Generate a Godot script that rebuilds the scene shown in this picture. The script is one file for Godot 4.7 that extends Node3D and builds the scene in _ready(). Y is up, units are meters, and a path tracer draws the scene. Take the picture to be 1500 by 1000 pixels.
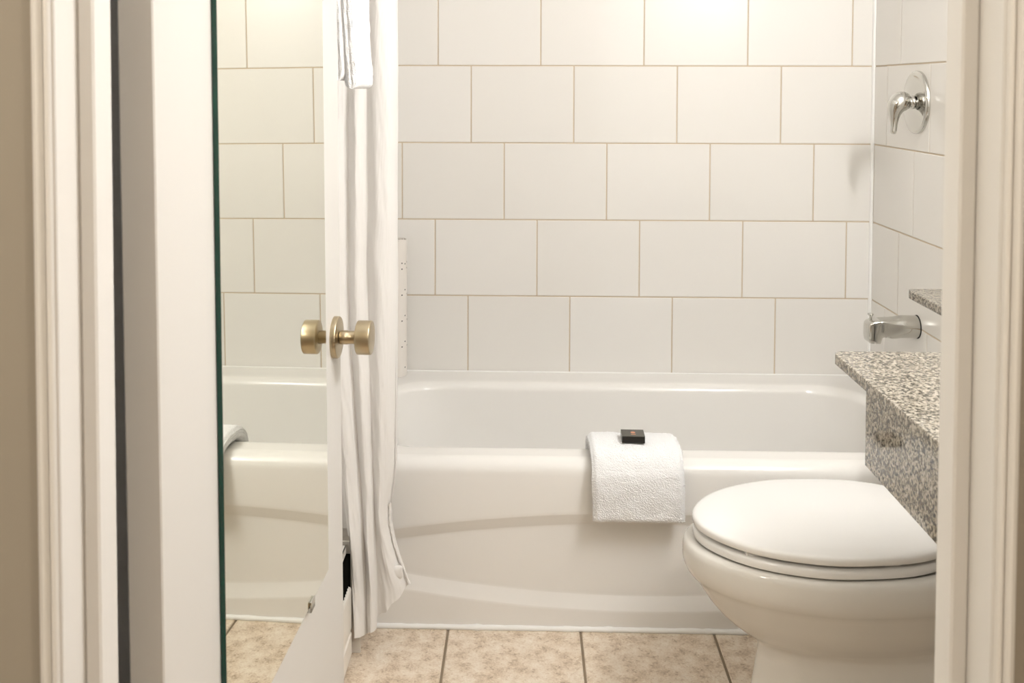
extends Node3D
# A small hotel bathroom seen from the hall through its open doorway. y = 0 is the floor, z = 0 the tiled back wall, x = 1.2975 the right wall.

const RIM := 0.395          # top of the tub, foot of the wall tiles
const XL := -0.2265         # left wall
const XR := 1.2975          # right wall
const TUB := 0.74           # front of the tub
const CEIL := 2.4
const TILE_W := 0.308
const TILE_H := 0.2317
const TILE_SHIFT := 0.3237  # each course steps by about a third of a tile
const JAMB_L := -0.1254
const JAMB_R := 0.6431

var used := {}
var cache := {}
var M := {}

# ---------------------------------------------------------------- helpers
func numbered(called: String) -> String:
	used[called] = used.get(called, -1) + 1
	return called if used[called] == 0 else "%s_%03d" % [called, used[called]]

func new_st() -> SurfaceTool:
	var st := SurfaceTool.new()
	st.begin(Mesh.PRIMITIVE_TRIANGLES)
	return st

func quad(st: SurfaceTool, a: Vector3, b: Vector3, c: Vector3, d: Vector3) -> void:
	for p in [a, b, c, a, c, d]:
		st.add_vertex(p)

func tri(st: SurfaceTool, a: Vector3, b: Vector3, c: Vector3) -> void:
	for p in [a, b, c]:
		st.add_vertex(p)

# rows of points; front faces are those seen with rows running up and points running right
func grid(st: SurfaceTool, rows: Array, closed := false, flip := false, smooth := true) -> void:
	st.set_smooth_group(0 if smooth else -1)
	for j in rows.size() - 1:
		var a: PackedVector3Array = rows[j]
		var b: PackedVector3Array = rows[j + 1]
		var n := a.size()
		for i in (n if closed else n - 1):
			var k := (i + 1) % n
			if flip:
				quad(st, a[i], a[k], b[k], b[i])
			else:
				quad(st, a[i], b[i], b[k], a[k])

func cap(st: SurfaceTool, ring: PackedVector3Array, flip := false, smooth := false) -> void:
	st.set_smooth_group(0 if smooth else -1)
	var c := Vector3.ZERO
	for p in ring:
		c += p
	c /= ring.size()
	for i in ring.size():
		var k := (i + 1) % ring.size()
		if flip:
			tri(st, c, ring[k], ring[i])
		else:
			tri(st, c, ring[i], ring[k])

# box with chamfered edges
func bbox(st: SurfaceTool, lo: Vector3, hi: Vector3, bev := 0.001) -> void:
	st.set_smooth_group(-1)
	var c := (lo + hi) / 2.0
	var h := (hi - lo) / 2.0
	var b: float = min(bev, 0.45 * min(h.x, min(h.y, h.z)) * 2.0)
	var pt := func(s: Vector3, axis: int) -> Vector3:
		var q := Vector3(s.x * (h.x - b), s.y * (h.y - b), s.z * (h.z - b))
		q[axis] = s[axis] * h[axis]
		return c + q
	for axis in 3:
		var u := (axis + 1) % 3
		var v := (axis + 2) % 3
		for sg in [-1.0, 1.0]:
			var s := []
			for e in [[-1, -1], [1, -1], [1, 1], [-1, 1]]:
				var w := Vector3.ZERO
				w[axis] = sg
				w[u] = e[0]
				w[v] = e[1]
				s.append(pt.call(w, axis))
			if sg > 0:
				quad(st, s[0], s[3], s[2], s[1])
			else:
				quad(st, s[0], s[1], s[2], s[3])
		# edges along this axis
		for e in [[-1, -1], [1, -1], [1, 1], [-1, 1]]:
			var w0 := Vector3.ZERO
			w0[u] = e[0]
			w0[v] = e[1]
			var w1 := w0
			w0[axis] = -1
			w1[axis] = 1
			var q := [pt.call(w0, u), pt.call(w1, u), pt.call(w1, v), pt.call(w0, v)]
			if e[0] * e[1] > 0:
				quad(st, q[0], q[3], q[2], q[1])
			else:
				quad(st, q[0], q[1], q[2], q[3])
	for sx in [-1, 1]:
		for sy in [-1, 1]:
			for sz in [-1, 1]:
				var w := Vector3(sx, sy, sz)
				var t := [pt.call(w, 0), pt.call(w, 1), pt.call(w, 2)]
				if sx * sy * sz > 0:
					tri(st, t[0], t[2], t[1])
				else:
					tri(st, t[0], t[1], t[2])

func ring(center: Vector3, ax: Vector3, ay: Vector3, r: float, n := 32) -> PackedVector3Array:
	var out := PackedVector3Array()
	for i in n:
		var t := TAU * i / n
		out.append(center + (ax * cos(t) + ay * sin(t)) * r)
	return out

# profile: [distance along axis, radius] pairs; ends are closed
func lathe(st: SurfaceTool, base: Vector3, axis: Vector3, profile: Array, n := 40) -> void:
	axis = axis.normalized()
	var ax := axis.cross(Vector3(0, 1, 0))
	if ax.length() < 0.1:
		ax = axis.cross(Vector3(0, 0, 1))
	ax = ax.normalized()
	var ay := axis.cross(ax)
	var rows := []
	for p in profile:
		rows.append(ring(base + axis * p[0], ax, ay, p[1], n))
	grid(st, rows, true, true)
	cap(st, rows[0], false)
	cap(st, rows[-1], true)

# tube of varying radius through points
func tube(st: SurfaceTool, pts: Array, radii: Array, n := 16, flat := 1.0) -> void:
	var rows := []
	var last := Vector3(0, 0, 1)
	for i in pts.size():
		var d: Vector3 = (pts[min(i + 1, pts.size() - 1)] - pts[max(i - 1, 0)]).normalized()
		if abs(d.dot(last)) > 0.95:
			last = Vector3(0, 1, 0) if abs(d.y) < 0.9 else Vector3(1, 0, 0)
		var ax := d.cross(last).normalized()
		var ay := d.cross(ax).normalized()
		last = -ay.cross(Vector3.ZERO) + (ax.cross(d)).normalized()
		rows.append(ring(pts[i], ax, ay * flat, radii[i], n))
	grid(st, rows, true, true)
	cap(st, rows[0], false, true)
	cap(st, rows[-1], true, true)

func spline(points: Array, n: int) -> Array:
	# Catmull-Rom through Vector3 points
	var out := []
	var m := points.size() - 1
	for i in n:
		var t := float(i) / (n - 1) * m
		var k: int = min(int(t), m - 1)
		var f := t - k
		var p0: Vector3 = points[max(k - 1, 0)]
		var p1: Vector3 = points[k]
		var p2: Vector3 = points[k + 1]
		var p3: Vector3 = points[min(k + 2, m)]
		out.append(p1.cubic_interpolate(p2, p0, p3, f))
	return out

func spline1(v: Array, n: int) -> Array:
	var p := []
	for x in v:
		p.append(Vector3(x, 0, 0))
	var out := []
	for q in spline(p, n):
		out.append(q.x)
	return out

func mesh_of(st: SurfaceTool) -> ArrayMesh:
	st.generate_normals()
	st.index()
	return st.commit()

func obj(called: String, shape, m: Material, parent: Node3D = null) -> MeshInstance3D:
	var o := MeshInstance3D.new()
	o.name = numbered(called) if parent == null else called
	o.mesh = shape if shape is Mesh else mesh_of(shape)
	o.material_override = m
	o.cast_shadow = GeometryInstance3D.SHADOW_CASTING_SETTING_ON
	(self if parent == null else parent).add_child(o, true)
	return o

func box(called: String, lo: Vector3, hi: Vector3, m: Material, parent: Node3D = null, bev := 0.001) -> MeshInstance3D:
	var st := new_st()
	bbox(st, lo, hi, bev)
	return obj(called, st, m, parent)

func thing(called: String, label: String, category: String, at := Vector3.ZERO, turn := 0.0) -> Node3D:
	var o := Node3D.new()
	o.name = numbered(called)
	add_child(o)
	o.position = at
	o.rotation.y = turn
	return tag(o, label, category)

func tag(o: Node3D, label: String, category: String, group := "") -> Node3D:
	o.set_meta("label", label)
	o.set_meta("category", category)
	if group:
		o.set_meta("group", group)
	return o

func structure(o: Node3D, label := "", category := "") -> Node3D:
	o.set_meta("kind", "structure")
	if label:
		o.set_meta("label", label)
		o.set_meta("category", category)
	return o

func mat(c: Color, rough := 0.5, metal := 0.0, spec := 0.5) -> StandardMaterial3D:
	var m := StandardMaterial3D.new()
	m.albedo_color = c
	m.roughness = rough
	m.metallic = metal
	m.metallic_specular = spec
	return m

func noise(kind: int, freq: float, sd: int, octaves := 4) -> FastNoiseLite:
	var f := FastNoiseLite.new()
	f.noise_type = kind
	f.frequency = freq
	f.seed = sd
	f.fractal_octaves = octaves
	return f

func ramp(stops: Array) -> Gradient:
	var g := Gradient.new()
	var offs := PackedFloat32Array()
	var cols := PackedColorArray()
	for s in stops:
		offs.append(s[0])
		cols.append(s[1])
	g.offsets = offs
	g.colors = cols
	return g

func noise_tex(f: FastNoiseLite, size: int, stops: Array, as_normal := false, strength := 4.0) -> NoiseTexture2D:
	var t := NoiseTexture2D.new()
	t.width = size
	t.height = size
	t.seamless = true
	t.noise = f
	if as_normal:
		t.as_normal_map = true
		t.bump_strength = strength
	else:
		t.color_ramp = ramp(stops)
	return t

func granite_texture() -> ImageTexture:
	var n := 768
	var im := Image.create(n, n, false, Image.FORMAT_RGB8)
	var cells := noise(FastNoiseLite.TYPE_CELLULAR, 0.055, 11, 1)
	cells.cellular_return_type = FastNoiseLite.RETURN_CELL_VALUE
	cells.cellular_jitter = 1.0
	cells.domain_warp_enabled = true
	cells.domain_warp_amplitude = 14.0
	cells.domain_warp_frequency = 0.06
	var fine := noise(FastNoiseLite.TYPE_CELLULAR, 0.13, 5, 1)
	fine.cellular_return_type = FastNoiseLite.RETURN_CELL_VALUE
	var soft := noise(FastNoiseLite.TYPE_SIMPLEX, 0.03, 7, 3)
	var tones := ramp([[0.0, Color(0.16, 0.15, 0.12)], [0.24, Color(0.27, 0.25, 0.21)], [0.34, Color(0.44, 0.41, 0.36)], [0.50, Color(0.60, 0.56, 0.50)], [0.68, Color(0.70, 0.66, 0.60)], [1.0, Color(0.78, 0.745, 0.68)]])
	for y in n:
		for x in n:
			var v := 0.5 + 0.5 * cells.get_noise_2d(x, y)
			v = 0.62 * v + 0.30 * (0.5 + 0.5 * fine.get_noise_2d(x, y)) + 0.16 * soft.get_noise_2d(x, y)
			im.set_pixel(x, y, tones.sample(clamp(v * 1.05, 0.0, 1.0)))
	return ImageTexture.create_from_image(im)

func stone_texture() -> ImageTexture:
	# mottled beige stone with fine crackled veins
	var n := 700
	var im := Image.create(n, n, false, Image.FORMAT_RGB8)
	var clouds := noise(FastNoiseLite.TYPE_SIMPLEX, 0.0065, 3, 6)
	clouds.fractal_gain = 0.6
	var grain := noise(FastNoiseLite.TYPE_SIMPLEX, 0.06, 8, 4)
	grain.fractal_gain = 0.75
	var veins := noise(FastNoiseLite.TYPE_SIMPLEX, 0.014, 17, 3)
	veins.fractal_type = FastNoiseLite.FRACTAL_RIDGED
	veins.domain_warp_enabled = true
	veins.domain_warp_amplitude = 40.0
	veins.domain_warp_frequency = 0.02
	var dark := noise(FastNoiseLite.TYPE_SIMPLEX, 0.02, 29, 4)
	var tones := ramp([[0.0, Color(0.69, 0.61, 0.525)], [0.30, Color(0.825, 0.755, 0.67)], [0.5, Color(0.895, 0.838, 0.765)], [0.72, Color(0.935, 0.893, 0.835)], [1.0, Color(0.965, 0.935, 0.89)]])
	for y in n:
		for x in n:
			var u: float = x * 2.2
			var w: float = y * 2.2
			var v := 0.53 + 0.42 * clouds.get_noise_2d(u, w) + 0.24 * grain.get_noise_2d(u, w)
			var r := veins.get_noise_2d(u, w)
			v += 0.45 * smoothstep(0.55, 0.92, r)
			v -= 0.22 * smoothstep(0.26, 0.62, dark.get_noise_2d(u, w))
			im.set_pixel(x, y, tones.sample(clamp(v, 0.0, 1.0)))
	return ImageTexture.create_from_image(im)

func make_materials() -> void:
	M.paint = mat(Color(0.95, 0.942, 0.93), 0.6)
	M.trim = mat(Color(0.885, 0.873, 0.855), 0.4)
	M.door = mat(Color(0.83, 0.818, 0.798), 0.45)
	M.hall = mat(Color(0.60, 0.567, 0.515), 0.85)
	M.hall_floor = mat(Color(0.55, 0.48, 0.40), 0.9)
	M.grout = mat(Color(0.80, 0.735, 0.645), 0.85)
	M.tiles = []
	for c in [Color(0.925, 0.912, 0.890), Color(0.930, 0.918, 0.898), Color(0.920, 0.907, 0.884)]:
		var m := mat(c, 0.09)
		m.clearcoat_enabled = false
		M.tiles.append(m)
	M.caulk = mat(Color(0.97, 0.965, 0.95), 0.35)
	M.tub = mat(Color(0.95, 0.94, 0.922), 0.12)
	M.porcelain = mat(Color(0.86, 0.845, 0.817), 0.10)
	M.plastic = mat(Color(0.925, 0.919, 0.908), 0.15)
	M.floor_grout = mat(Color(0.53, 0.47, 0.39), 0.9)
	M.chrome = mat(Color(0.80, 0.795, 0.775), 0.07, 1.0)
	M.brass = mat(Color(0.735, 0.680, 0.575), 0.34, 1.0)
	M.black = mat(Color(0.03, 0.03, 0.03), 0.6)
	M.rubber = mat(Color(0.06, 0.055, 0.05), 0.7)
	M.copper = mat(Color(0.72, 0.42, 0.26), 0.4, 1.0)
	M.heater = mat(Color(0.92, 0.90, 0.865), 0.3)
	M.fins = mat(Color(0.09, 0.085, 0.075), 0.8, 0.0, 0.15)  # near-black on fins and back plate, so the slot looks dark inside
	M.mat_rubber = mat(Color(0.93, 0.905, 0.875), 0.45)
	M.silver = mat(Color(0.955, 0.955, 0.915), 0.0, 1.0)
	M.glass_edge = mat(Color(0.0, 0.235, 0.185), 0.15)
	M.card = mat(Color(0.23, 0.22, 0.185), 0.30)  # greyer than the black front: gloss reflection put into the colour
	M.card_front = mat(Color(0.06, 0.06, 0.05), 0.45)
	M.foil = mat(Color(0.86, 0.60, 0.47), 0.5)

	# travertine-like floor tile, four cuts of one pattern
	var stone := stone_texture()
	var fv := noise(FastNoiseLite.TYPE_SIMPLEX, 0.012, 9, 5)
	fv.fractal_type = FastNoiseLite.FRACTAL_RIDGED
	fv.domain_warp_enabled = true
	fv.domain_warp_amplitude = 45.0
	var relief := noise_tex(fv, 1024, [], true, 5.0)
	M.stones = []
	for k in 4:
		var m := mat(Color(1.0, 0.985, 0.965), 0.42)
		m.albedo_texture = stone
		m.normal_enabled = true
		m.normal_texture = relief
		m.normal_scale = 0.45
		m.uv1_triplanar = true
		m.uv1_scale = Vector3(1.5, 1.5, 1.5)
		m.uv1_offset = Vector3(0.27 + 0.44 * (k % 2), 0.0, 0.27 + 0.44 * (k / 2))
		M.stones.append(m)

	M.granite = mat(Color(0.93, 0.94, 0.95), 0.06)
	M.granite.albedo_texture = granite_texture()
	M.granite.uv1_triplanar = true
	M.granite.uv1_world_triplanar = true
	M.granite.uv1_scale = Vector3(6.0, 6.0, 6.0)

	var weave := noise_tex(noise(FastNoiseLite.TYPE_CELLULAR, 0.09, 21, 2), 512, [], true, 8.0)
	M.terry = mat(Color(0.985, 0.985, 0.985), 0.95)
	M.terry.normal_enabled = true
	M.terry.normal_texture = weave
	M.terry.normal_scale = 0.9
	M.terry.uv1_triplanar = true
	M.terry.uv1_scale = Vector3(9, 9, 9)
	M.terry.rim_enabled = true
	M.terry.rim = 0.25
	M.cloth = mat(Color(0.905, 0.893, 0.878), 0.8)
	M.cloth.backlight_enabled = true
	M.cloth.backlight = Color(0.16, 0.15, 0.14)

# ---------------------------------------------------------------- lamps
func omni(at: Vector3, energy: float, size: float, c: Color, parent: Node3D) -> void:
	var l := OmniLight3D.new()
	l.name = "lamp_light"
	l.light_color = c
	l.light_energy = energy
	l.light_size = size
	l.omni_range = 12.0
	l.omni_attenuation = 2.0
	l.shadow_enabled = true
	parent.add_child(l, true)
	l.position = at

func glow(c: Color, e: float) -> StandardMaterial3D:
	var m := mat(Color(0.95, 0.93, 0.9), 0.3)
	m.emission_enabled = true
	m.emission = c
	m.emission_energy_multiplier = e
	return m

func vanity_light(energy: float, c: Color) -> void:
	# four globes on a chrome strip high on the right wall above the granite counter
	var t := thing("vanity_light", "chrome strip of four round white globe bulbs above the granite counter", "lamp", Vector3(XR, 1.93, 1.83))
	var st := new_st()
	bbox(st, Vector3(-0.03, -0.055, -0.32), Vector3(0.0, 0.055, 0.32), 0.004)
	obj("backplate", st, M.chrome, t)
	var g := glow(c, 6.0)
	for k in 4:
		var z := -0.24 + 0.16 * k
		st = new_st()
		lathe(st, Vector3(-0.03, 0, z), Vector3(-1, 0, 0), [[0.0, 0.022], [0.022, 0.022], [0.024, 0.018]], 24)
		obj("socket", st, M.chrome, t)
		st = new_st()
		var prof := []
		for i in 13:
			var a := PI * i / 12.0
			prof.append([0.046 - 0.045 * cos(a), max(0.045 * sin(a), 0.002)])
		lathe(st, Vector3(-0.05, 0, z), Vector3(-1, 0, 0), prof, 28)
		obj("globe_bulb", st, g, t)
		omni(Vector3(-0.096, 0, z), energy, 0.04, c, t)

func hall_light(energy: float, c: Color, at: Vector3, label: String) -> void:  # hall lamps out of view, placed for the light they throw
	var t := thing("ceiling_light", label, "lamp", at)
	var st := new_st()
	lathe(st, Vector3.ZERO, Vector3(0, -1, 0), [[0.0, 0.17], [0.03, 0.17], [0.035, 0.165]], 40)
	obj("ceiling_plate", st, M.chrome, t)
	st = new_st()
	lathe(st, Vector3(0, -0.035, 0), Vector3(0, -1, 0), [[0.0, 0.155], [0.03, 0.15], [0.055, 0.12], [0.068, 0.06], [0.07, 0.01]], 40)
	obj("lamp_diffuser", st, glow(c, 2.5), t)
	omni(Vector3(0, -0.13, 0), energy, 0.12, c, t)

# ---------------------------------------------------------------- the room
func tile_mesh(w: float, h: float) -> Mesh:
	var key := "%.3f %.3f" % [w, h]
	if not cache.has(key):
		var st := new_st()
		bbox(st, Vector3(-w / 2, -h / 2, -0.008), Vector3(w / 2, h / 2, 0.0), 0.0011)
		cache[key] = mesh_of(st)
	return cache[key]

# courses of tile on a wall: u runs along the wall from u0 to u1; place(u, y) gives the tile's middle
func courses(parent: Node3D, u0: float, u1: float, joint: Callable, place: Callable, turn: float, sd: int) -> void:
	var rng := RandomNumberGenerator.new()
	rng.seed = sd
	var g := 0.0036
	for r in 9:
		var y0 := RIM + TILE_H * r
		var y1: float = min(y0 + TILE_H, CEIL)
		var u := u0
		var j: float = joint.call(4 - r)
		j = j - TILE_W * ceil((j - u0) / TILE_W) + TILE_W
		while u < u1 - 0.004:
			var e: float = min(j, u1)
			if e - u > 0.012:
				var o := obj("tile", tile_mesh(snapped(e - u - g, 0.0005), snapped(y1 - y0 - g, 0.0005)), M.tiles[rng.randi() % 3], parent)
				o.position = place.call((u + e) / 2.0, (y0 + y1) / 2.0)
				o.rotation.y = turn
				o.rotation.x = rng.randf_range(-0.0006, 0.0006)
			u = e
			j += TILE_W

func build_room() -> void:
	var t := 0.12
	# back wall: grout-coloured bed with the tiles standing 1.6 mm proud of it
	var back := box("wall_back", Vector3(XL - t, 0, -t), Vector3(XR + t, CEIL, -0.0016), M.grout)
	structure(back)
	courses(back, XL, XR, func(i): return TILE_W * TILE_SHIFT * i, func(u, y): return Vector3(u, y, 0), 0.0, 5)
	# right wall: painted, tiled round the tub
	var right := box("wall_right", Vector3(XR + 0.003, 0, -0.0016), Vector3(XR + t, CEIL, 2.226), M.paint)
	structure(right)
	box("grout_bed", Vector3(XR + 0.0016, RIM - 0.02, 0), Vector3(XR + 0.01, CEIL, 0.80), M.grout, right, 0.0002)
	courses(right, 0.0, 0.80, func(i): return 0.21 - 0.1 * i, func(u, y): return Vector3(XR, y, u), -PI / 2, 6)
	var left := box("wall_left", Vector3(XL - t, 0, -0.0016), Vector3(XL - 0.003, CEIL, 2.10), M.paint)
	structure(left)
	box("grout_bed", Vector3(XL - 0.01, RIM - 0.02, 0), Vector3(XL - 0.0016, CEIL, 0.80), M.grout, left, 0.0002)
	courses(left, 0.0, 0.80, func(i): return 0.15 + 0.1 * i, func(u, y): return Vector3(XL, y, u), PI / 2, 7)
	# white corner bead where back and right tiles meet
	var st := new_st()
	lathe(st, Vector3(XR - 0.001, RIM, 0.001), Vector3(0, 1, 0), [[0.0, 0.0065], [CEIL - RIM, 0.0065]], 16)
	structure(obj("trim_1", st, M.caulk))

	# doorway wall: bathroom plaster, hall plaster in taupe, opening between the jambs
	var front := Node3D.new()
	front.name = "wall_front"
	add_child(front)
	structure(front)
	var head := 2.06
	var jl := JAMB_L - 0.02
	var jr := JAMB_R + 0.02
	for face in [["plaster", 2.14, 2.18, M.paint], ["hall_plaster", 2.18, 2.216, M.hall]]:
		box(face[0], Vector3(-1.2, 0, face[1]), Vector3(jl, CEIL, face[2]), face[3], front)
		box(face[0], Vector3(jr, 0, face[1]), Vector3(1.9, CEIL, face[2]), face[3], front)
		box(face[0], Vector3(jl, head, face[1]), Vector3(jr, CEIL, face[2]), face[3], front)
	for side in [-1, 1]:
		door_frame(side)
	# head of the frame
	var hd := box("trim_4", Vector3(jl, head - 0.02, 2.14), Vector3(jr, head, 2.226), M.trim)
	structure(hd)
	box("stop", Vector3(JAMB_L, head - 0.034, 2.146), Vector3(JAMB_R, head - 0.02, 2.184), M.trim, hd)

	# floor: tiles with dark joints
	var fl := box("floor", Vector3(XL - t, -0.1, -t), Vector3(XR + t, -0.002, 2.16), M.floor_grout)
	structure(fl)
	var xs := [XL, 0.087 - 0.307, 0.087, 0.394, 0.701, 1.008, XR]
	var rng := RandomNumberGenerator.new()
	rng.seed = 4
	var g := 0.0055
	for i in xs.size() - 1:
		if xs[i + 1] - xs[i] < 0.03:
			continue
		for j in 5:
			var z0: float = TUB - 0.002 + 0.307 * j
			var z1: float = min(z0 + 0.307, 2.16)
			var w: float = xs[i + 1] - xs[i] - g
			var d := z1 - z0 - g
			var key := "floor %.3f %.3f" % [w, d]
			if not cache.has(key):
				var s2 := new_st()
				bbox(s2, Vector3(-w / 2, -0.01, -d / 2), Vector3(w / 2, 0, d / 2), 0.0018)
				cache[key] = mesh_of(s2)
			var o := obj("floor_tile", cache[key], M.stones[(i + j * 3 + rng.randi() % 2) % 4], fl)
			o.position = Vector3((xs[i] + xs[i + 1]) / 2, 0, (z0 + z1) / 2)
	structure(box("ceiling", Vector3(-1.4, CEIL, -t), Vector3(2.0, CEIL + 0.1, 4.7), M.paint))
	# the hall where the camera stands
	structure(box("floor_hall", Vector3(-1.4, -0.1, 2.16), Vector3(2.0, 0.0, 4.7), M.hall_floor))
	structure(box("wall_hall_left", Vector3(-1.3, 0, 2.216), Vector3(-1.2, CEIL, 4.6), M.hall))
	structure(box("wall_hall_right", Vector3(1.9, 0, 2.216), Vector3(2.0, CEIL, 4.6), M.hall))
	structure(box("wall_hall_rear", Vector3(-1.2, 0, 4.5), Vector3(1.9, CEIL, 4.6), M.hall))

# jamb, door stop and beaded casing of one side; side -1 is the hinge side
func door_frame(side: int) -> void:
	var xj := JAMB_L if side < 0 else JAMB_R
	var top := 2.04
	var j := box("trim_2" if side < 0 else "trim_3", Vector3(min(xj, xj + side * 0.02), 0, 2.14), Vector3(max(xj, xj + side * 0.02), top, 2.226), M.trim, null, 0.0015)
	structure(j)
	box("stop", Vector3(min(xj, xj - side * 0.0148), 0, 2.146 if side < 0 else 2.150), Vector3(max(xj, xj - side * 0.0148), top - 0.014, 2.184), M.trim, j, 0.002)
	# casing profile, [outwards, towards the hall]
	var prof := [[0.0, 0.0], [0.0005, 0.001], [0.0015, 0.0008], [0.0022, 0.0036], [0.0038, 0.0052], [0.0058, 0.0052], [0.0074, 0.0036], [0.0080, 0.0012], [0.0088, 0.0012], [0.0096, 0.0046], [0.0115, 0.0066], [0.0140, 0.0064], [0.0158, 0.0042], [0.0168, 0.0], [0.0168, -0.012]]
	var rows := []
	for p in prof:
		rows.append(PackedVector3Array([Vector3(xj + side * p[0], 0, 2.226 + p[1]), Vector3(xj + side * p[0], top, 2.226 + p[1])]))
	var st := new_st()
	grid(st, rows, false, side > 0)
	obj("casing", st, M.trim, j)

func build_door() -> void:
	# opened a little short of square; local x is the way the mirror faces, local -z runs from hinge to latch
	var d := thing("door_1", "white door standing open with a tall frameless mirror and brass knob", "door", Vector3(-0.0805, 0, 2.10), deg_to_rad(-2.55))
	d.rotation.z = deg_to_rad(0.41)
	structure(d)
	box("slab", Vector3(-0.035, 0.012, -0.762), Vector3(0, 2.025, 0), M.door, d, 0.0015)
	var mi := box("mirror", Vector3(0.0005, 0.4865, -0.634), Vector3(0.0065, 1.96, -0.155), M.glass_edge, d, 0.0004)
	mi.set_meta("label", "tall frameless mirror with a dark green glass edge")
	box("silvered_face", Vector3(0.0060, 0.4873, -0.6332), Vector3(0.0067, 1.9592, -0.1556), M.silver, mi, 0.0001)
	for z in [-0.27, -0.525]:
		var st := new_st()
		bbox(st, Vector3(0.0, 0.478, z - 0.011), Vector3(0.0095, 0.4862, z + 0.011), 0.0008)
		bbox(st, Vector3(0.0068, 0.478, z - 0.011), Vector3(0.0095, 0.4945, z + 0.011), 0.0008)
		obj("clip", st, M.chrome, mi)
	# brass knob: rose, neck and a short round handle
	for s in [1.0, -1.0]:
		var base := Vector3(0.0 if s > 0 else -0.035, 0.840, -0.716)
		var k := Node3D.new()
		k.name = "knob"
		d.add_child(k, true)
		k.position = base
		var st := new_st()
		lathe(st, Vector3.ZERO, Vector3(s, 0, 0), [[0.0, 0.0345], [0.0072, 0.0345], [0.0086, 0.0338], [0.0092, 0.0325], [0.0093, 0.010]], 56)
		obj("rose", st, M.brass, k)
		st = new_st()
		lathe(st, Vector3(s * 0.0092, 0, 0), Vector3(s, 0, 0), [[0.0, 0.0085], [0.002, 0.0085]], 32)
		obj("neck_shade_ring", st, M.rubber, k)  # dark ring standing in for the shadow gap between rose and neck
		st = new_st()
		lathe(st, Vector3(s * 0.0105, 0, 0), Vector3(s, 0, 0), [[0.0, 0.0110], [0.0008, 0.0115], [0.0125, 0.0115], [0.0130, 0.0108], [0.0300, 0.0108]], 40)
		obj("neck", st, M.brass, k)
		st = new_st()
		lathe(st, Vector3(s * 0.038, 0, 0), Vector3(s, 0, 0), [[0.0, 0.016], [0.0008, 0.0258], [0.0018, 0.0276], [0.0030, 0.0281], [0.0236, 0.0281], [0.0248, 0.0276], [0.0255, 0.0262], [0.0257, 0.010]], 64)
		obj("handle", st, M.brass, k)

# ---------------------------------------------------------------- bathtub
func round_rect(x0: float, x1: float, z0: float, z1: float, r: float, y: float, ny := 10) -> PackedVector3Array:
	var out := PackedVector3Array()
	var cs := [Vector2(x1 - r, z1 - r), Vector2(x0 + r, z1 - r), Vector2(x0 + r, z0 + r), Vector2(x1 - r, z0 + r)]
	for k in 4:
		for i in ny:
			var a := PI / 2 * (k + float(i) / (ny - 1))
			out.append(Vector3(cs[k].x + r * cos(a), y, cs[k].y + r * sin(a)))
		# points along the straight side
		var a2 := PI / 2 * (k + 1)
		var p := Vector3(cs[k].x + r * cos(a2), y, cs[k].y + r * sin(a2))
		var q: Vector2 = cs[(k + 1) % 4]
		var e := Vector3(q.x + r * cos(a2), y, q.y + r * sin(a2))
		for i in 7:
			out.append(p.lerp(e, (i + 1) / 8.0))
	return out

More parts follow.
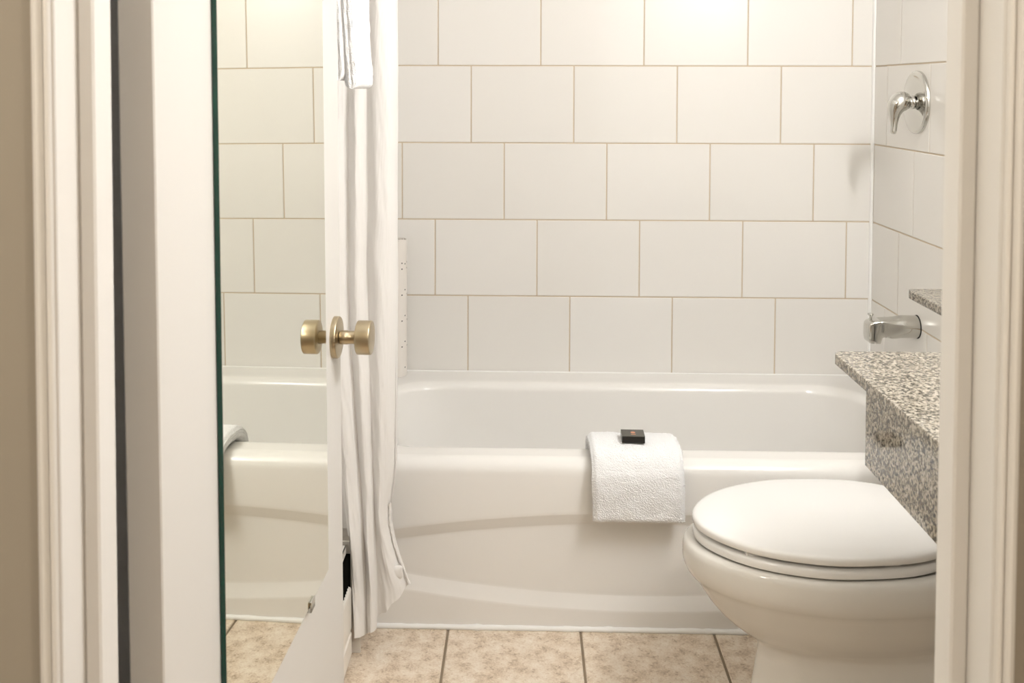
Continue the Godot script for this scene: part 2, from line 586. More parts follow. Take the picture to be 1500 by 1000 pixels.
func build_tub() -> void:
	var t := thing("bathtub", "white alcove bathtub with an arched recessed panel along its front", "bathtub", Vector3.ZERO)
	var rows := []
	var x0 := XL + 0.001
	var x1 := XR - 0.001
	# from the outer rim inwards and down; the inner lip is rolled
	rows.append(round_rect(x0, x1, 0.001, 0.702, 0.004, RIM))
	var ox0 := -0.142
	var ox1 := 1.235
	var oz0 := 0.098
	var oz1 := 0.655
	rows.append(round_rect(ox0 - 0.02, ox1 + 0.02, oz0 - 0.02, oz1 + 0.012, 0.15, RIM))
	for i in 9:
		var a := PI / 2 * i / 8.0
		var s := 0.026 * sin(a)
		var dn := 0.026 * (1 - cos(a))
		rows.append(round_rect(ox0 + s, ox1 - s, oz0 + s, oz1 - s * 0.8, 0.145, RIM - dn))
	for w in [[0.030, 0.33], [0.036, 0.25], [0.044, 0.17], [0.056, 0.12], [0.080, 0.092], [0.115, 0.082], [0.14, 0.080]]:
		rows.append(round_rect(ox0 + w[0] * 1.6, ox1 - w[0], oz0 + w[0], oz1 - w[0], 0.14, w[1]))
	var st := new_st()
	grid(st, rows, true, true)
	cap(st, rows[-1], false, true)
	obj("basin", st, M.tub, t)
	# front: rolled top edge, then the apron with its lens-shaped recess
	st = new_st()
	var n := 150
	var cols := []
	var xm := (XL + XR) / 2
	for i in n + 1:
		var x: float = lerp(x0, x1, float(i) / n)
		var d2 := (x - xm) * (x - xm)
		var ua := RIM - 0.119 - 0.135 * d2
		var ub := ua - 0.0295
		var la := RIM - 0.349 + 0.15 * d2
		var lb := la + 0.032
		var col := PackedVector3Array()
		for k in 9:
			var a := PI / 2 * k / 8.0
			col.append(Vector3(x, RIM - 0.034 * (1 - cos(a)), 0.702 + 0.034 * sin(a)))
		var dep := 0.012
		var e := 0.0018
		for p in [[RIM - 0.06, 0.0372], [ua + e * 4, 0.0385], [ua, 0.0384], [ua - e, 0.0379], [ub + e, 0.0384 - dep + 0.0005], [ub, 0.0384 - dep], [ub - e * 3, 0.0385 - dep], [(ub + lb) / 2, 0.039 - dep], [lb + e * 3, 0.0388 - dep], [lb, 0.0388 - dep], [lb - e, 0.0388 - dep + 0.0005], [la + e, 0.0385], [la, 0.0392], [la - e * 3, 0.0392], [0.0, 0.040]]:
			col.append(Vector3(x, p[0], 0.70 + p[1]))
		cols.append(col)
	grid(st, cols, false, true)
	obj("apron", st, M.tub, t)
	# sealant along floor and wall
	st = new_st()
	var rng := RandomNumberGenerator.new()
	rng.seed = 12
	var seal := []
	var rad := []
	for i in 121:
		seal.append(Vector3(lerp(x0, x1, i / 120.0), 0.0035, TUB + 0.0008))
		rad.append(0.0066 + rng.randf_range(-0.0007, 0.0007) + (0.0022 if i % 24 == 6 else 0.0))
	tube(st, seal, rad, 10)
	obj("floor_seal", st, M.caulk, t)
	st = new_st()
	bbox(st, Vector3(x0, RIM - 0.004, 0.0), Vector3(x1, RIM + 0.0035, 0.005), 0.002)
	obj("wall_seal", st, M.caulk, t)

# ---------------------------------------------------------------- toilet
# plan of lid and bowl: [back from the tip, half width]
func plan(n := 88) -> Array:
	var p := [Vector3(0, 0, 0), Vector3(0.012, 0, 0.052), Vector3(0.052, 0, 0.108), Vector3(0.11, 0, 0.150), Vector3(0.19, 0, 0.179), Vector3(0.265, 0, 0.185), Vector3(0.345, 0, 0.179), Vector3(0.405, 0, 0.160), Vector3(0.445, 0, 0.132), Vector3(0.462, 0, 0.085), Vector3(0.465, 0, 0.0)]
	var full := []
	for q in p:
		full.append(q)
	for i in range(p.size() - 2, 0, -1):
		full.append(Vector3(p[i].x, 0, -p[i].z))
	full.append(p[0])
	# closed smooth curve
	var out := []
	var m := full.size() - 1
	for i in n:
		var t := float(i) / n * m
		var k := int(t)
		var f := t - k
		out.append(full[k].cubic_interpolate(full[k + 1], full[(k - 1 + m) % m], full[(k + 2) % m if k + 2 != m else 0], f))
	return out

func egg(base: Array, front: float, back: float, half: float, y: float, sharp := 0.0) -> PackedVector3Array:
	var out := PackedVector3Array()
	for q in base:
		var u: float = q.x / 0.465
		var z: float = q.z / 0.185
		if sharp > 0.0:
			# towards a plain ellipse
			var a := atan2(z, (u - 0.5) * 2.0)
			u = lerp(u, 0.5 + 0.5 * cos(a), sharp)
			z = lerp(z, sin(a), sharp)
		out.append(Vector3(lerp(front, back, u), y, z * half))
	return out

func inset(r: PackedVector3Array, d: float, y: float) -> PackedVector3Array:
	var out := PackedVector3Array()
	var n := r.size()
	for i in n:
		var e := r[(i + 1) % n] - r[(i - 1 + n) % n]
		var nn := Vector3(-e.z, 0, e.x).normalized()
		out.append(Vector3(r[i].x, y, r[i].z) - nn * d)
	return out

func build_toilet() -> void:
	var t := thing("toilet", "white toilet with its lid closed between tub and granite counter", "toilet", Vector3(0.590, 0, 1.112), deg_to_rad(4.6))
	var base := plan()
	var o0 := egg(base, 0.0, 0.465, 0.185, 0.0)
	var sgn := 1.0
	# which way inset() shrinks
	if inset(o0, 0.01, 0)[0].x < o0[0].x:
		sgn = -1.0
	# lid, slightly domed
	var st := new_st()
	var rows := []
	for p in [[0.012, 0.4140], [0.0012, 0.4142], [0.0, 0.4152], [0.0, 0.4235], [0.0008, 0.4262], [0.0030, 0.4282], [0.0065, 0.4294], [0.012, 0.4300], [0.03, 0.4308], [0.07, 0.4320], [0.12, 0.4330]]:
		rows.append(inset(o0, p[0] * sgn, p[1]) if p[0] < 0.02 else egg(base, p[0] * 1.0, 0.465 - p[0] * 0.9, 0.185 - p[0], p[1]))
	grid(st, rows, true, false)
	cap(st, rows[-1], true, true)
	cap(st, rows[0], false)
	obj("lid", st, M.plastic, t)
	# seat ring under it
	st = new_st()
	var o1 := egg(base, 0.001, 0.462, 0.184, 0.0)
	rows = []
	for p in [[0.004, 0.3895], [0.0008, 0.3900], [0.0, 0.3915], [0.0, 0.4010], [0.0012, 0.4045], [0.004, 0.4058], [0.012, 0.4062]]:
		rows.append(inset(o1, p[0] * sgn, p[1]))
	rows.append(egg(base, 0.06, 0.36, 0.125, 0.4058, 0.6))
	rows.append(egg(base, 0.062, 0.358, 0.122, 0.3895, 0.6))
	grid(st, rows, true, false)
	obj("seat", st, M.plastic, t)
	for x in [0.068, 0.30]:
		for s in [-1, 1]:
			st = new_st()
			var w := 0.108 if x < 0.1 else 0.160
			bbox(st, Vector3(x, 0.4050, s * w - 0.008), Vector3(x + 0.03, 0.4145, s * w + 0.008), 0.001)
			obj("bumper", st, M.plastic, t)
	# bowl and foot in one piece of porcelain
	st = new_st()
	rows = []
	for p in [[0.040, 0.42, 0.145, 0.360, 0.4], [0.030, 0.44, 0.158, 0.380, 0.3], [0.004, 0.50, 0.178, 0.3865, 0.0], [-0.010, 0.52, 0.190, 0.3850, 0.0], [-0.016, 0.525, 0.195, 0.3800, 0.0], [-0.0185, 0.53, 0.197, 0.370, 0.0], [-0.0190, 0.53, 0.197, 0.352, 0.0], [-0.0165, 0.53, 0.195, 0.338, 0.0], [-0.011, 0.53, 0.191, 0.327, 0.0], [-0.0050, 0.53, 0.186, 0.3195, 0.0], [0.0010, 0.53, 0.182, 0.3150, 0.0], [0.0080, 0.53, 0.177, 0.3050, 0.05], [0.030, 0.53, 0.162, 0.272, 0.15], [0.052, 0.53, 0.146, 0.246, 0.25], [0.075, 0.53, 0.128, 0.225, 0.35], [0.100, 0.53, 0.110, 0.206, 0.45], [0.122, 0.54, 0.098, 0.192, 0.5], [0.1295, 0.56, 0.094, 0.180, 0.5], [0.1280, 0.58, 0.095, 0.160, 0.5], [0.123, 0.60, 0.098, 0.130, 0.4], [0.117, 0.62, 0.102, 0.095, 0.3], [0.109, 0.64, 0.108, 0.050, 0.2], [0.100, 0.65, 0.114, 0.020, 0.2], [0.094, 0.655, 0.118, 0.006, 0.2], [0.093, 0.655, 0.118, 0.0, 0.2]]:
		rows.append(egg(base, p[0], p[1], p[2], p[3], p[4]))
	grid(st, rows, true, true)
	cap(st, rows[-1], false)
	obj("bowl", st, M.porcelain, t)
	# low tank, behind and under the counter
	var tank := box("tank", Vector3(0.485, 0.30, -0.19), Vector3(0.672, 0.575, 0.17), M.porcelain, t, 0.012)
	box("tank_lid", Vector3(0.478, 0.575, -0.197), Vector3(0.678, 0.602, 0.177), M.porcelain, tank, 0.006)

# ---------------------------------------------------------------- counter and shelf
# slab with rounded left corners
func slab(st: SurfaceTool, x0: float, x1: float, z0: float, z1: float, y0: float, y1: float, r: float, e := 0.0025) -> void:
	var pts := []
	for k in 9:
		var a := PI + PI / 2 * k / 8.0
		pts.append(Vector2(x0 + r + r * cos(a), z0 + r + r * sin(a)))
	pts.append(Vector2(x1, z0))
	pts.append(Vector2(x1, z1))
	for k in 9:
		var a := PI / 2 + PI / 2 * k / 8.0
		pts.append(Vector2(x0 + r + r * cos(a), z1 - r + r * sin(a)))
	var rows := []
	var c := Vector2((x0 + x1) / 2, (z0 + z1) / 2)
	for p in [[e, y0], [0.0, y0 + e], [0.0, y1 - e], [e * 0.3, y1 - e * 0.3], [e, y1]]:
		var row := PackedVector3Array()
		for q in pts:
			var w := Vector2(clamp(q.x, x0 + p[0], x1 - p[0]), clamp(q.y, z0 + p[0], z1 - p[0]))
			var dd: Vector2 = (c - q).normalized() * p[0] * 0.3
			row.append(Vector3(w.x + dd.x, p[1], w.y + dd.y))
		rows.append(row)
	grid(st, rows, true, true, false)
	cap(st, rows[0], true)
	cap(st, rows[-1], false)

func build_counter() -> void:
	var t := thing("vanity_counter", "speckled grey granite vanity counter with a polished granite apron panel", "counter", Vector3.ZERO)
	var st := new_st()
	slab(st, 0.7835, XR, 1.325, 2.094, RIM + 0.3955, RIM + 0.4150, 0.022)
	obj("countertop", st, M.granite, t)
	box("apron_panel", Vector3(0.811, RIM + 0.2535, 1.418), Vector3(0.831, RIM + 0.3950, 2.094), M.granite, t, 0.0008)
	box("end_panel", Vector3(0.8315, RIM + 0.2535, 1.418), Vector3(XR, RIM + 0.3950, 1.438), M.granite, t, 0.0008)
	box("backsplash", Vector3(XR - 0.02, RIM + 0.4150, 1.34), Vector3(XR, RIM + 0.50, 2.094), M.granite, t, 0.002)
	var s2 := new_st()
	slab(s2, 1.104, XR, 0.80, 1.30, RIM + 0.400, RIM + 0.4200, 0.016)
	var sh := obj("wall_shelf", s2, M.granite)
	tag(sh, "small speckled granite shelf on the right wall above the toilet", "shelf")

# ---------------------------------------------------------------- fittings
func build_fittings() -> void:
	# shower valve
	var v := thing("shower_valve", "round chrome shower valve with a curved lever handle on tiles", "valve", Vector3(XR, RIM + 0.8245, 0.340))
	var st := new_st()
	lathe(st, Vector3.ZERO, Vector3(-1, 0, 0), [[0.0, 0.0835], [0.0060, 0.0835], [0.0085, 0.0825], [0.0105, 0.0800], [0.0112, 0.0770], [0.0108, 0.0735], [0.0112, 0.0700], [0.0140, 0.045], [0.0150, 0.030], [0.0152, 0.022]], 72)
	obj("escutcheon", st, M.chrome, v)
	st = new_st()
	lathe(st, Vector3(-0.012, 0, 0), Vector3(-1, 0, 0), [[0.0, 0.0175], [0.010, 0.0175], [0.0102, 0.0160], [0.014, 0.0160], [0.0142, 0.0180], [0.024, 0.0180]], 40)
	obj("valve_collar", st, M.chrome, v)
	st = new_st()
	var path := spline([Vector3(-0.028, 0.001, 0), Vector3(-0.036, 0.003, 0), Vector3(-0.046, 0.001, 0.001), Vector3(-0.056, -0.010, 0.002), Vector3(-0.0615, -0.026, 0.003), Vector3(-0.0630, -0.044, 0.004), Vector3(-0.0640, -0.062, 0.005), Vector3(-0.0655, -0.078, 0.006), Vector3(-0.0660, -0.083, 0.006)], 40)
	var rad := spline1([0.0180, 0.0245, 0.0265, 0.0245, 0.0180, 0.0120, 0.0090, 0.0082, 0.005], 40)
	tube(st, path, rad, 28)
	obj("lever", st, M.chrome, v)
	for a in [0.9, 3.7]:
		st = new_st()
		lathe(st, Vector3(-0.010, 0.055 * sin(a), 0.055 * cos(a)), Vector3(-1, 0, 0), [[0.0, 0.005], [0.0022, 0.0045], [0.003, 0.001]], 16)
		obj("screw", st, M.chrome, v)
	# tub spout: a tube that flattens into a square downturned nose
	var s := thing("tub_spout", "chrome tub spout with a lift knob over the tub end", "spout", Vector3(XR, RIM + 0.2335, 0.362))
	st = new_st()
	var rows := []
	# distance from wall, top, bottom, half width, squareness
	for p in [[0.0, 0.0275, -0.0275, 0.0275, 0.0], [0.003, 0.0300, -0.0300, 0.0300, 0.0], [0.042, 0.0300, -0.0300, 0.0300, 0.0], [0.050, 0.0285, -0.0305, 0.0295, 0.1], [0.060, 0.0255, -0.0310, 0.0285, 0.3], [0.072, 0.0235, -0.0300, 0.0275, 0.5], [0.084, 0.0220, -0.0270, 0.0268, 0.7], [0.093, 0.0210, -0.0255, 0.0265, 0.8], [0.099, 0.0205, -0.0280, 0.0262, 0.85], [0.1015, 0.0203, -0.0400, 0.0260, 0.85], [0.1025, 0.0202, -0.0425, 0.0260, 0.85], [0.118, 0.0185, -0.0425, 0.0255, 0.85], [0.127, 0.0155, -0.0415, 0.0250, 0.8], [0.132, 0.0110, -0.0380, 0.0235, 0.75], [0.1340, 0.0040, -0.0300, 0.0200, 0.7], [0.1345, -0.006, -0.018, 0.010, 0.6]]:
		var row := PackedVector3Array()
		var cy: float = (p[1] + p[2]) / 2
		var hy: float = (p[1] - p[2]) / 2
		for i in 48:
			var a := TAU * i / 48
			var cx := cos(a)
			var sy := sin(a)
			var k: float = lerp(1.0, 0.14, p[4])
			row.append(Vector3(-p[0], cy + hy * sign(sy) * pow(abs(sy), k), p[3] * sign(cx) * pow(abs(cx), k)))
		rows.append(row)
	grid(st, rows, true, false)
	cap(st, rows[-1], true, true)
	cap(st, rows[0], false)
	obj("spout_body", st, M.chrome, s)
	st = new_st()
	lathe(st, Vector3.ZERO, Vector3(-1, 0, 0), [[0.0, 0.0308], [0.0016, 0.0308]], 40)
	obj("wall_gasket", st, M.rubber, s)
	st = new_st()
	lathe(st, Vector3(-0.122, 0.015, 0), Vector3(0, 1, 0), [[0.0, 0.004], [0.010, 0.0035], [0.013, 0.0045], [0.0165, 0.0078], [0.019, 0.0080], [0.020, 0.006]], 24)
	obj("lift_knob", st, M.chrome, s)

func build_heater() -> void:
	var z0 := 0.846
	var z1 := 2.02
	var t := thing("baseboard_heater", "low white baseboard heater behind the open door", "heater", Vector3.ZERO)
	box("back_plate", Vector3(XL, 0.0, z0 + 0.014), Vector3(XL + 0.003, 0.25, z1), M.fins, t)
	var st := new_st()
	# hood: top bent down at the front
	bbox(st, Vector3(XL, 0.247, z0 + 0.02), Vector3(-0.128, 0.250, z1), 0.0005)
	bbox(st, Vector3(-0.131, 0.232, z0 + 0.02), Vector3(-0.128, 0.250, z1), 0.0005)
	obj("hood", st, M.heater, t)
	st = new_st()
	var rows := []
	for p in [[-0.122, 0.163], [-0.1165, 0.161], [-0.1150, 0.157], [-0.1150, 0.072], [-0.1185, 0.068], [-0.1185, 0.064], [-0.1145, 0.060], [-0.1145, 0.014], [-0.1165, 0.012], [-0.118, 0.012], [-0.118, 0.160]]:
		rows.append(PackedVector3Array([Vector3(p[0], p[1], z0 + 0.030), Vector3(p[0], p[1], z1)]))
	grid(st, rows, false, false, false)
	obj("front_panel", st, M.heater, t)
	st = new_st()
	tube(st, [Vector3(-0.165, 0.075, z0 + 0.006), Vector3(-0.165, 0.075, z1)], [0.011, 0.011], 16)
	tube(st, [Vector3(-0.125, 0.052, z0 + 0.016), Vector3(-0.122, 0.040, z0 + 0.024), Vector3(-0.122, 0.026, z0 + 0.024)], [0.005, 0.005, 0.005], 12)
	obj("pipe", st, M.copper, t)
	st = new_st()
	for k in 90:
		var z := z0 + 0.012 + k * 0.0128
		bbox(st, Vector3(-0.220, 0.03, z), Vector3(-0.1205, 0.228, z + 0.0006), 0.0001)  # fins stretched up and forward to fill the slot with dark
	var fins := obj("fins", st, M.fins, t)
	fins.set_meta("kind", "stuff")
	box("end_cap", Vector3(XL, 0.0, z0), Vector3(-0.100, 0.252, z0 + 0.0045), M.heater, t, 0.001)

# ---------------------------------------------------------------- cloth
func build_curtain() -> void:
	var t := thing("shower_curtain", "long white fabric shower curtain drawn to the left of the tub", "curtain", Vector3.ZERO)
	# folds seen from above, [x, z]; the right-hand end turns back behind
	var folds := [Vector3(-0.222, 0, 0.795), Vector3(-0.192, 0, 0.832), Vector3(-0.158, 0, 0.850), Vector3(-0.137, 0, 0.842), Vector3(-0.1285, 0, 0.831), Vector3(-0.122, 0, 0.836), Vector3(-0.108, 0, 0.850), Vector3(-0.093, 0, 0.842), Vector3(-0.0860, 0, 0.832), Vector3(-0.079, 0, 0.836), Vector3(-0.060, 0, 0.848), Vector3(-0.038, 0, 0.840), Vector3(-0.0245, 0, 0.818), Vector3(-0.0215, 0, 0.792), Vector3(-0.027, 0, 0.768)]
	var nu := 260
	var sec := spline(folds, nu)
	var nz := noise(FastNoiseLite.TYPE_SIMPLEX, 1.0, 33, 3)
	var top := 2.02
	var nv := 120
	# where the fold lines stand above and at the foot, and the free edge by height
	var above := [-0.222, -0.155, -0.1285, -0.086, -0.0215]
	var edge := [[0.157, 0.0115], [0.185, 0.000], [0.215, -0.0125], [0.25, -0.0245], [0.29, -0.0330], [0.33, -0.0340], [0.37, -0.0275], [0.42, -0.0225], [2.1, -0.0215]]
	var edge_at := func(y: float) -> float:
		for k in edge.size() - 1:
			if y < edge[k + 1][0]:
				return lerp(edge[k][1], edge[k + 1][1], clamp((y - edge[k][0]) / (edge[k + 1][0] - edge[k][0]), 0.0, 1.0))
		return edge[-1][1]
	var cols := []
	var rim_edge := []
	for i in nu:
		var p: Vector3 = sec[i]
		var s: float = clamp((p.x + 0.086) / 0.0645, 0.0, 1.0)
		var tail := p.z < 0.815 and p.x > -0.05
		var hem := 0.053 + 0.012 * smoothstep(-0.128, -0.11, p.x)
		if p.x > -0.086:
			hem = lerp(0.086, 0.157, pow(s, 0.9)) + 0.0025 * sin(s * 16.0)
		elif p.x < -0.165:
			hem = 0.27
		if tail:
			hem = lerp(0.157, 0.34, clamp((0.815 - p.z) / 0.03, 0.0, 1.0))
		var col := PackedVector3Array()
		for j in nv + 1:
			var f := float(j) / nv
			var y: float = lerp(hem, top, pow(f, 1.35))
			var low := smoothstep(0.0, 1.0, clamp(1.0 - (y - 0.05) / 0.85, 0.0, 1.0))
			var foot := [-0.113, -0.107, -0.082, -0.061, edge_at.call(y)]
			var x := p.x
			for k in 4:
				if p.x >= above[k] and (p.x <= above[k + 1] or k == 3):
					var g: float = (p.x - above[k]) / (above[k + 1] - above[k])
					x = lerp(p.x, lerp(foot[k], foot[k + 1], g), low)
					if k == 3:
						x = lerp(lerp(-0.086, -0.061, low), edge_at.call(y), g)
			var z := p.z + 0.034 * low
			if s > 0.0 and not tail:
				z -= 0.010 * low * s
			x += 0.0022 * nz.get_noise_3d(p.x * 22.0, y * 2.4, 1.0)
			z += 0.0050 * nz.get_noise_3d(p.x * 26.0 + y * 3.0, y * 3.2, 7.0) * (0.4 + 0.6 * low) + 0.0016 * nz.get_noise_3d(p.x * 60.0 + y * 12.0, y * 9.0, 4.0)
			col.append(Vector3(x, y, z))
		cols.append(col)
	var st := new_st()
	grid(st, cols, false, false)
	obj("fabric", st, M.cloth, t)
	# stitched hem of the free edge
	st = new_st()
	var hp := []
	var hr := []
	for j in 44:
		var y := 0.159 + 0.0042 * j
		hp.append(Vector3(edge_at.call(y) - 0.0008, y, 0.8325 + 0.020 * smoothstep(0.0, 1.0, 1.0 - (y - 0.05) / 0.85)))
		hr.append(0.0027 + 0.0009 * sin(j * 1.7))
	tube(st, hp, hr, 10)
	obj("side_hem", st, M.cloth, t)
	st = new_st()
	# weight sewn into the corner
	var rows := []
	for k in 9:
		var a := PI / 2 * k / 8.0
		rows.append(round_rect(-0.0125 * cos(a), 0.0125 * cos(a) + 0.0002, -0.015 * cos(a), 0.015 * cos(a) + 0.0002, 0.0075 * cos(a) + 0.00005, 0.0055 * sin(a), 6))
	grid(st, rows, true, false)
	var wgt := obj("corner_weight", st, M.cloth, t)
	wgt.position = Vector3(-0.0165, 0.189, 0.860)
	wgt.rotation_degrees = Vector3(90, 0, -12)
	# rod and rings above the frame
	var rod := thing("curtain_rod", "straight chrome shower curtain rod spanning above the tub", "rod", Vector3(0, 2.06, 0.82))
	st = new_st()
	lathe(st, Vector3(XL, 0, 0), Vector3(1, 0, 0), [[0.0, 0.0127], [XR - XL, 0.0127]], 24)
	obj("tube", st, M.chrome, rod)
	for sd in [[XL, 1.0], [XR, -1.0]]:
		st = new_st()
		lathe(st, Vector3(sd[0], 0, 0), Vector3(sd[1], 0, 0), [[0.0, 0.03], [0.006, 0.028], [0.014, 0.015]], 24)
		obj("flange", st, M.chrome, rod)
	for k in 7:
		st = new_st()
		var pts := []
		var rr := []
		for i in 25:
			var a := TAU * i / 24.0
			pts.append(Vector3(-0.21 + 0.028 * k, 2.048 + 0.030 * cos(a), 0.82 + 0.022 * sin(a)))
			rr.append(0.0018)
		tube(st, pts, rr, 8)
		obj("hook", st, M.chrome, t)

func terry_sheet(path: Array, width: float, thick: float, x_mid: float, lean: float, sd: int, layers := 3) -> SurfaceTool:
	# a folded towel: rounded slab swept along path in the yz plane; the narrow sides show the layers
	var nz := noise(FastNoiseLite.TYPE_SIMPLEX, 1.0, sd, 2)
	var st := new_st()
	var rows := []
	var n := path.size()
	var nw := 130
	var nt := 14
	for i in n:
		var d: Vector3 = (path[min(i + 1, n - 1)] - path[max(i - 1, 0)]).normalized()
		var out := Vector3(0, -d.z, d.y) * -1.0
		var endf: float = sqrt(max(0.03, 1.0 - pow(clamp(1.0 - min(i, n - 1 - i) / (n * 0.045), 0.0, 1.0), 2.0)))
		var row := PackedVector3Array()
		var c: Vector3 = path[i]
		for k in 2 * (nw + nt):
			var a := 0.0
			var b := 0.0
			if k < nw:
				a = -1.0 + 2.0 * k / (nw - 1)
				b = 1.0
			elif k < nw + nt:
				a = 1.0
				b = 1.0 - 2.0 * (k - nw + 1) / (nt + 1)
			elif k < 2 * nw + nt:
				a = 1.0 - 2.0 * (k - nw - nt) / (nw - 1)
				b = -1.0
			else:
				a = -1.0
				b = -1.0 + 2.0 * (k - 2 * nw - nt + 1) / (nt + 1)
			# round the long edges, notch between layers
			var ea: float = max(0.0, (abs(a) - 0.90) / 0.10)
			var bb := b * (1.0 - 0.45 * pow(ea, 2.0)) if abs(b) > 0.99 else b * 0.62
			var aa := a
			if abs(b) < 0.99:
				aa = a * (1.0 + 0.020 * abs(sin(b * PI * 0.5 * layers + 0.6)) + 0.010)
			var s := float(i) / (n - 1)
			var p := c + Vector3(x_mid + aa * (width / 2) * (1.0 - 0.03 * s) + lean * s, 0, 0) + out * bb * thick / 2 * endf
			var q := p * 310.0
			var lump := 0.0016 * nz.get_noise_3d(q.x, q.y, q.z) + 0.0020 * nz.get_noise_3d(p.x * 18.0, p.y * 18.0, p.z * 18.0 + 9.0)
			p += (out * sign(bb) if abs(b) > 0.99 else Vector3(sign(a), 0, 0)) * lump
			row.append(p)
		rows.append(row)
	grid(st, rows, true, true)
	cap(st, rows[0], false, true)
	cap(st, rows[-1], true, true)
	return st

func build_towels() -> void:
	# folded bath mat over the tub's front edge
	var pts := [Vector3(0, RIM - 0.10, 0.590), Vector3(0, RIM - 0.04, 0.594), Vector3(0, RIM + 0.000, 0.610), Vector3(0, RIM + 0.0185, 0.640), Vector3(0, RIM + 0.0215, 0.680), Vector3(0, RIM + 0.0195, 0.712), Vector3(0, RIM + 0.008, 0.742), Vector3(0, RIM - 0.020, 0.760), Vector3(0, RIM - 0.055, 0.766), Vector3(0, RIM - 0.090, 0.768), Vector3(0, RIM - 0.124, 0.768)]
	var tw := obj("folded_towel", terry_sheet(spline(pts, 300), 0.207, 0.033, 0.5155, 0.008, 40), M.terry)
	tag(tw, "thick white terry towel folded over the front edge of the bathtub", "towel")
	# towel on the bar behind the door, seen end on
	pts = [Vector3(0, 0, 0), Vector3(0, 1, 0)]
	var bar := thing("towel_bar", "chrome towel bar on the left wall beside the curtain", "towel bar", Vector3(XL, 1.52, 1.10))
	var st := new_st()
	tube(st, [Vector3(0.135, 0, -0.13), Vector3(0.135, 0, 0.13)], [0.008, 0.008], 20)
	obj("rail", st, M.chrome, bar)
	for s in [-0.12, 0.12]:
		st = new_st()
		lathe(st, Vector3(0, 0, s), Vector3(1, 0, 0), [[0.0, 0.022], [0.008, 0.020], [0.012, 0.009], [0.142, 0.009]], 20)
		obj("post", st, M.chrome, bar)
	# built along x and turned: the drop at positive local z is the one that faces the room
	var p2 := []
	for q in [[1.268, 0.009], [1.33, 0.007], [1.42, 0.0005], [1.485, -0.020], [1.522, -0.027], [1.548, -0.001], [1.522, 0.026], [1.47, 0.0255], [1.42, 0.0255], [1.34, 0.029], [1.285, 0.033], [1.2525, 0.034]]:
		p2.append(Vector3(0, q[0] - 1.52, q[1]))
	var h := obj("hanging_towel", terry_sheet(spline(p2, 90), 0.18, 0.028, 0.0, 0.0, 41, 2), M.terry)
	h.position = Vector3(XL + 0.1355, 1.52, 1.10)
	h.rotation.y = PI / 2
	tag(h, "white hand towel hanging on a bar between door and shower curtain", "towel")

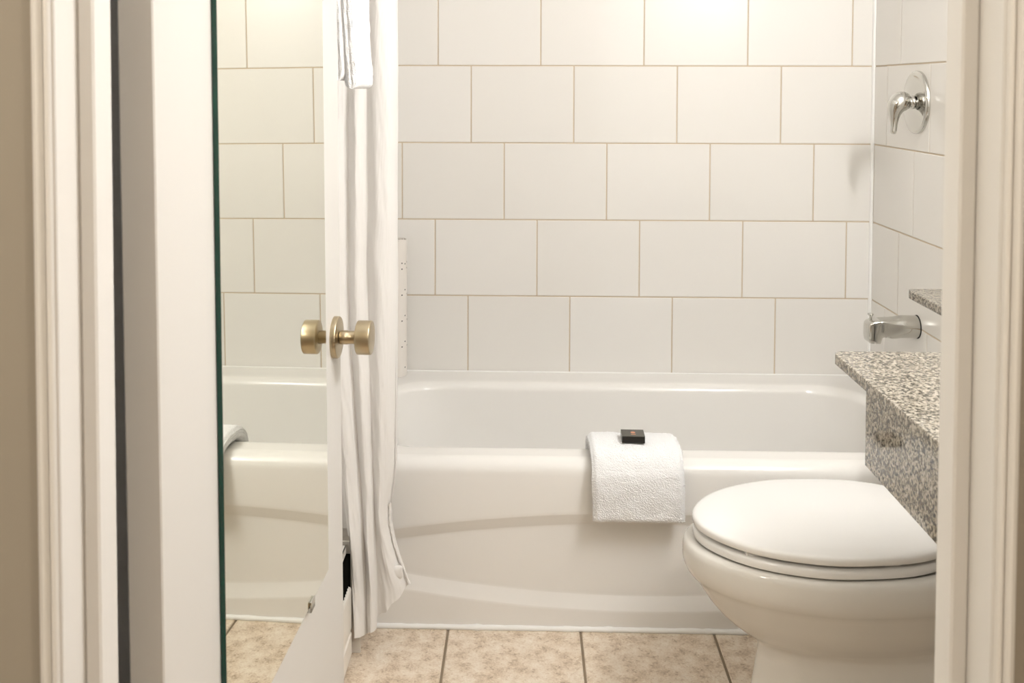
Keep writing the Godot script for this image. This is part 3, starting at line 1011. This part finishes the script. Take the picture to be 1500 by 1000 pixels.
func build_small() -> void:
	# little black box on the towel
	var b := thing("soap_box", "small black carton with a copper-coloured emblem lying on the towel", "box", Vector3(0.5160, RIM + 0.0385, 0.696), deg_to_rad(-1.5))
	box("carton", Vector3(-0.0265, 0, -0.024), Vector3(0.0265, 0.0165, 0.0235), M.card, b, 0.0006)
	box("front_flap", Vector3(-0.0255, 0.0008, 0.0235), Vector3(0.0255, 0.0152, 0.0242), M.card_front, b, 0.0003)
	var st := new_st()
	lathe(st, Vector3(0.0005, 0.0164, -0.003), Vector3(0, 1, 0), [[0.0, 0.0055], [0.0004, 0.0055], [0.0005, 0.005]], 24)
	var em := obj("emblem", st, M.foil, b)
	em.set_meta("label", "round copper-coloured emblem")
	box("emblem_bar", Vector3(-0.005, 0.0163, 0.0085), Vector3(0.006, 0.0169, 0.0115), M.foil, b, 0.0001)
	# rolled rubber bath mat standing in the corner of the tub
	var m := thing("rolled_bath_mat", "white rubber bath mat rolled up and standing in the tub corner", "bath mat", Vector3(-0.1235, RIM + 0.0005, 0.0445))
	st = new_st()
	var outer := []
	var turns := 3.4
	var n := 170
	var hgt := 0.408
	var low := PackedVector3Array()
	var up := PackedVector3Array()
	var low2 := PackedVector3Array()
	var up2 := PackedVector3Array()
	for i in n + 1:
		var f := float(i) / n
		var a := TAU * turns * f + 2.2
		var r: float = lerp(0.0385, 0.013, f)
		var e := Vector3(cos(a), 0, sin(a))
		low.append(e * r)
		up.append(e * r + Vector3(0, hgt, 0))
		low2.append(e * (r - 0.0032))
		up2.append(e * (r - 0.0032) + Vector3(0, hgt, 0))
	grid(st, [low, up], false, true)
	grid(st, [low2, up2], false, false)
	grid(st, [up, up2], false, true, false)
	grid(st, [low, low2], false, false, false)
	quad(st, low[0], up[0], up2[0], low2[0])
	obj("rolled_sheet", st, M.mat_rubber, m)
	st = new_st()
	for k in 7:
		for c in 2:
			var a := deg_to_rad(-128.0 + 51.0 * k + (22.0 if c else 0.0))
			var ff := fposmod(a - 2.2, TAU) / (TAU * turns)
			var r: float = lerp(0.0385, 0.013, ff)
			for row in 5:
				var y := 0.027 + 0.0775 * row - (0.0145 if c else 0.0) + (0.0 if not c or row > 0 else 0.0775 * 5 - 0.06)
				if y > 0.36:
					continue
				var e := Vector3(cos(a), 0, sin(a))
				lathe(st, e * (r - 0.002) + Vector3(0, y, 0), e, [[0.0, 0.0021], [0.0023, 0.0021]], 10)
	var hs := obj("drain_holes", st, M.rubber, m)
	hs.set_meta("label", "pairs of small dark drain holes")
	hs.set_meta("kind", "stuff")

func _ready() -> void:
	# camera: shifted lens, so that uprights stay nearly upright
	var cam := Camera3D.new()
	cam.name = "camera"
	var f := 1488.1
	cam.projection = Camera3D.PROJECTION_FRUSTUM
	cam.keep_aspect = Camera3D.KEEP_HEIGHT
	cam.near = 0.05
	cam.far = 50.0
	cam.size = 1000.0 / f * cam.near
	cam.frustum_offset = Vector2(750.0 - 725.36, -(500.0 - 186.9)) / f * cam.near
	cam.position = Vector3(0.2609, RIM + 0.8590, 3.0508)
	cam.rotation = Vector3(-0.0387, 0.0291, 0.0024)
	var optics := CameraAttributesPhysical.new()
	optics.frustum_focal_length = 35.7
	optics.frustum_focus_distance = 2.2
	optics.frustum_near = 0.05
	optics.frustum_far = 50.0
	optics.exposure_aperture = 10.0
	cam.attributes = optics
	add_child(cam)
	cam.current = true
	var env := Environment.new()
	env.background_mode = Environment.BG_COLOR
	env.background_color = Color.BLACK
	env.tonemap_mode = Environment.TONE_MAPPER_LINEAR
	env.tonemap_exposure = 0.545
	env.sdfgi_enabled = true
	env.ssao_enabled = true
	env.ssil_enabled = true
	var we := WorldEnvironment.new()
	we.name = "environment"
	we.environment = env
	add_child(we)

	make_materials()
	vanity_light(0.49, Color(1.0, 1.0, 1.0))
	hall_light(4.2, Color(1.0, 0.97, 0.92), Vector3(-0.95, CEIL, 3.40), "round frosted ceiling lamp of the hall left of the doorway")
	hall_light(3.4, Color(1.0, 0.96, 0.90), Vector3(1.30, CEIL, 3.60), "added unseen frosted ceiling lamp filling the hall from right of the doorway")  # second lamp, added to brighten the left stop and door edge

	build_room()
	build_door()
	build_tub()
	build_counter()
	build_toilet()
	build_curtain()
	build_heater()
	build_towels()
	build_fittings()
	build_small()
